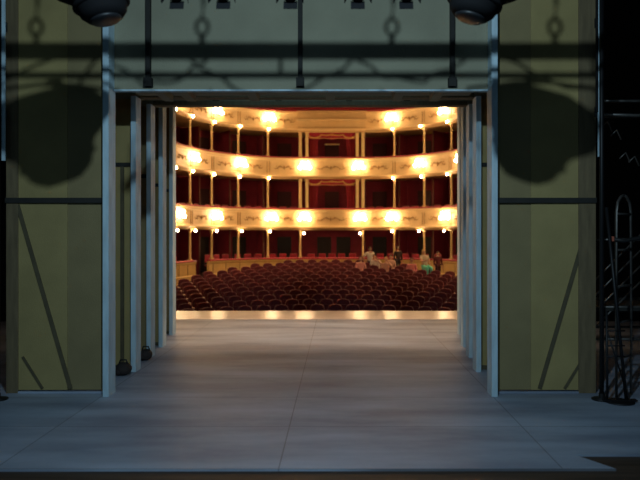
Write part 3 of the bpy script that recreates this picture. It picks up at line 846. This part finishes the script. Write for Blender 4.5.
# ------------------------------------------------------------------ people
def skinmesh(name, chains, mat, parent, sub=2, root=0):
    """chains: list of lists of (point, radius); shared points are merged"""
    verts = []; rad = []; es = []; idx = {}
    def vid(p, r):
        k = tuple(round(c, 4) for c in p)
        if k not in idx: idx[k] = len(verts); verts.append(p); rad.append(r)
        return idx[k]
    for ch in chains:
        pr = None
        for p, r in ch:
            v = vid(p, r)
            if pr is not None and pr != v: es.append((pr, v))
            pr = v
    me = bpy.data.meshes.new(name); me.from_pydata(verts, es, [])
    o = bpy.data.objects.new('tmp', me); COL.objects.link(o)
    o.modifiers.new('s', 'SKIN').use_smooth_shade = True
    for i, r in enumerate(rad):
        rr = r if isinstance(r, tuple) else (r, r)
        me.skin_vertices[0].data[i].radius = rr; me.skin_vertices[0].data[i].use_root = (i == root)
    m = o.modifiers.new('d', 'SUBSURF'); m.levels = sub; m.render_levels = sub
    dg = bpy.context.evaluated_depsgraph_get(); dg.update()
    nm_ = bpy.data.meshes.new_from_object(o.evaluated_get(dg)); bpy.data.objects.remove(o)
    nm_.materials.clear(); nm_.materials.append(mat)
    for p in nm_.polygons: p.use_smooth = True
    q = bpy.data.objects.new(name, nm_); COL.objects.link(q); q.parent = parent
    return q
def V(*a): return Vector(a)
def person(x, y, z, rz, pose, label, shirt, legs, hair, skin='skin', arms='down', longhair=False, lean=0.0, scale=1.0):
    """faces local -Y. pose 'stand' or 'sit' (hip on a seat 0.45 m up)"""
    t = empty('person', (x, y, z), rz); t.scale = (scale,) * 3; tag(t, label, 'person')
    hip = .93 if pose == 'stand' else .57
    hy = 0 if pose == 'stand' else -.04
    L_ = lean
    def B(dx, up, dy=0): # point on the leaning trunk
        return V(dx + L_ * up, hy + dy + (.06 * up if pose == 'sit' else 0), hip + up)
    pel, wst, cht, nck, hd = B(0, 0), B(0, .17), B(0, .38), B(0, .53), B(0, .60)
    head_top = B(0, .70)
    shl = {s: B(s * .175, .47) for s in (-1, 1)}
    body = [[(pel, .12), (wst, .105), (cht, .125), (B(0, .48), .085), (nck, .05), (hd, .055)]]
    arm = {}
    for s in (-1, 1):
        sh = shl[s]
        a = arms if isinstance(arms, str) else arms[0 if s < 0 else 1]
        if a == 'down': el, wr = sh + V(s * .06, .02, -.28), sh + V(s * .07, -.06, -.53)
        elif a == 'hip': el, wr = sh + V(s * .22, .05, -.22), sh + V(s * .04, -.05, -.42)
        elif a == 'lap': el, wr = sh + V(s * .06, -.04, -.27), sh + V(-s * .03, -.28, -.32)
        elif a == 'up': el, wr = sh + V(s * .14, -.12, -.16), sh + V(-s * .05, -.16, .08)
        elif a == 'back': el, wr = sh + V(s * .24, .03, -.10), sh + V(s * .46, .08, -.02)
        else: el, wr = sh + V(s * .05, -.18, -.2), sh + V(s * .02, -.42, -.18)
        arm[s] = (sh, el, wr)
        body.append([(B(0, .48), .085), (sh, .058), (el, .042), (wr, .027)])
        # hand: palm and five fingers
        dr = (wr - el).normalized(); side = dr.cross(V(0, 1, 0)); side = side.normalized() if side.length > .1 else V(1, 0, 0)
        nn = dr.cross(side).normalized(); palm = wr + dr * .06
        body.append([(wr, .027), (palm, (.03, .02))])
        for f, (o_, ln) in enumerate(((-.033, .062), (-.012, .078), (.010, .080), (.031, .068))):
            k0 = palm + side * o_ + dr * .03
            body.append([(palm, (.03, .02)), (k0, .011), (k0 + dr * ln * .55 + nn * .01, .010), (k0 + dr * ln * .9 + nn * .03, .008)])
        body.append([(palm, (.03, .02)), (wr + side * -.045 * s + dr * .04, .012), (wr + side * -.065 * s + dr * .075, .010)])
    leg = {}
    for s in (-1, 1):
        hj = pel + V(s * .09, 0, -.03)
        if pose == 'stand': kn, an = V(s * .10, -.02, .50), V(s * .11, .03, .09)
        else: kn, an = V(s * .11, -.42, .54), V(s * .12, -.42, .09)
        toe = an + V(s * .02, -.15, -.05)
        leg[s] = (hj, kn, an, toe)
        body.append([(pel, .12), (hj, .085), (kn, .055), (an, .038), (toe, (.035, .025))])
    bo = skinmesh('body', body, M[skin], t)
    # head: skull, jaw, nose, ears, eyes in the body's own mesh
    bm = bmesh.new(); bm.from_mesh(bo.data)
    hc = B(0, .70)
    mb = MB(); mb.bm.free(); mb.bm = bm
    mb.ball(hc, 1, 16, sc=(.075, .092, .105)); mb.ball(hc + V(0, -.022, -.055), 1, 12, sc=(.055, .062, .062))
    mb.ball(hc + V(0, -.093, -.022), 1, 8, sc=(.013, .018, .024))
    for s in (-1, 1): mb.ball(hc + V(s * .077, .005, -.01), 1, 8, sc=(.010, .022, .032))
    bm.to_mesh(bo.data); bm.free()
    for s in (-1, 1):
        e = MB(); e.ball(hc + V(s * .03, -.083, .0), .012, 8); e.build('eye', cm('dark_eyes', (.02, .015, .012)), bo)
    e = MB(); e.ball(hc + V(0, -.082, -.066), 1, 8, sc=(.024, .008, .007)); e.build('mouth', cm('lips', (.4, .12, .1)), bo)
    # hair: cap pulled back from the face
    h = MB(); h.ball(hc + V(0, .018, .022), 1, 16, sc=(.087, .098, .103))
    if longhair:
        h.ball(hc + V(0, .055, -.07), 1, 12, sc=(.085, .055, .14))
    h.build('hair', cm('hair_' + hair[0], hair[1]), t)
    # clothes: shirt and trousers follow the limbs
    g = .014
    sh_ = [[(pel + V(0, 0, -.03), .135), (wst, .118 + g), (cht, .135 + g), (B(0, .49), .075)]]
    for s in (-1, 1):
        S_, E_, W_ = arm[s]
        cuff = E_.lerp(W_, .15) if shirt[2] == 'short' else E_.lerp(W_, .9)
        sh_.append([(cht, .135 + g), (S_ + V(0, 0, .0), .066 + g), (E_, .046 + g), (cuff, .040 + g)] if shirt[2] != 'short' else [(cht, .135 + g), (S_, .066 + g), (S_.lerp(E_, .75), .056 + g)])
    skinmesh('shirt', sh_, cm('shirt_' + shirt[0], shirt[1]), t)
    lg = []
    for s in (-1, 1):
        hj, kn, an, toe = leg[s]
        lg.append([(pel + V(0, 0, -.01), .132), (hj, .095 + g), (kn, .064 + g), (an + V(0, 0, .03), .05 + g)])
    skinmesh('trousers', lg, cm('trousers_' + legs[0], legs[1]), t)
    for s in (-1, 1):
        an, toe = leg[s][2], leg[s][3]
        e = MB(); c_ = (an + toe) / 2; e.ball(V(c_.x, c_.y - .02, .045 if pose == 'stand' else c_.z - .0), 1, 12, sc=(.05, .13, .045)); e.build('shoe', cm('shoe_dark', (.02, .018, .016)), t)
    return t
BRN = ('brown', (.05, .025, .012)); BLD = ('blond', (.55, .36, .14)); BLK = ('black', (.012, .009, .008))
low = MB(); low.box(-.225, .225, -.30, .12, .36, .46, bev=.03); lo_ = low.build('tmp', M['plush']); lowmesh = lo_.data; bpy.data.objects.remove(lo_)
def sitter(px, y, label, *a, dz=0.0, turn=0.0, **k):
    """sits in the nearest free stalls seat, whose tip-up seat is folded down"""
    q = min((q for q in spots if q[4].get('taken') is None), key=lambda q: abs(x2px(q[0], q[1]) - px) + abs(q[1] - y) * 3)
    q[4]['taken'] = 1
    for c in q[4].children:
        if c.name.startswith('seat'): c.data = lowmesh
    person(q[0], q[1], q[2] + dz, q[3] + turn, 'sit', label, *a, **k)
def stander(px, y, rz, label, *a, **k):
    rowys = sorted(spots, key=lambda q: abs(x2px(q[0], q[1]) - px) + abs(q[1] - y) * 3)[0]
    person(px2x(px, rowys[1] - .42), rowys[1] - .42, zfl(rowys[1] - .42), rz, 'stand', label, *a, **k)
DK = ('dark', (.03, .025, .03))
stander(370, 32.4, .3, 'person in a white shirt standing among the back rows', ('white', (.82, .78, .72), 'short'), DK, BRN, 'skin2', ('hip', 'lap'), scale=.97)
sitter(359, 31.4, 'person in a pink top sitting left of the standing white-shirted one', ('pink', (.85, .42, .38), 'long'), DK, BRN, 'skin', 'lap', True)
sitter(376, 31.2, 'person in a white top leaning, sitting right of the standing one', ('offwhite', (.85, .74, .64), 'short'), DK, BRN, 'skin', ('lap', 'up'), False, -.3)
sitter(385, 31.8, 'fair-haired person in a peach top sitting third from the left', ('peach', (.78, .46, .34), 'short'), DK, BLD, 'skin', ('lap', 'up'), True)
sitter(393, 31.2, 'person in a tan shirt sitting in front of the dark-clothed stander', ('tan', (.68, .45, .33), 'short'), DK, BRN, 'skin', 'lap')
x, y, z = px2x(398, 33.5), 33.5, zfl(33.5); person(x, y, z, .2, 'stand', 'person in dark clothes standing behind the tan-shirted sitter', ('dark', (.035, .022, .022), 'long'), DK, BLK, 'skin2', 'down', scale=.88)
sitter(412, 31.0, 'person in a bright pink top sitting alone toward the right', ('rose', (.88, .30, .32), 'long'), DK, BRN, 'skin2', 'lap')
sitter(425, 30.6, 'fair-haired person in white top and teal trousers perched high on a seat', ('cream', (.62, .52, .40), 'short'), ('teal', (.2, .8, .6)), BLD, 'skin', ('front', 'lap'), True, -.1, dz=.42, turn=.7)
x, y, z = px2x(438, 31.9), 31.9, zfl(31.9); person(x, y, z, .2, 'stand', 'person in dark red standing by the right entrance', ('maroon', (.10, .012, .016), 'long'), ('maroon', (.06, .012, .014)), BLK, 'skin2', 'down', scale=.84)
for q in spots:
    if 'taken' in q[4]: del q[4]['taken']

# ------------------------------------------------------------------ world and view
w = bpy.data.worlds.new('world'); SC.world = w; w.use_nodes = True
w.node_tree.nodes['Background'].inputs[0].default_value = (0.5, 0.7, 1, 1)
w.node_tree.nodes['Background'].inputs[1].default_value = 0.0
SC.view_settings.view_transform = 'Standard'; SC.view_settings.look = 'None'
SC.view_settings.exposure = 0.0; SC.view_settings.gamma = 1.0
try: SC.view_settings.use_curve_mapping = False
except Exception: pass
try:
    SC.cycles.use_denoising = True; SC.cycles.max_bounces = 6; SC.cycles.sample_clamp_indirect = 4.0
except Exception: pass
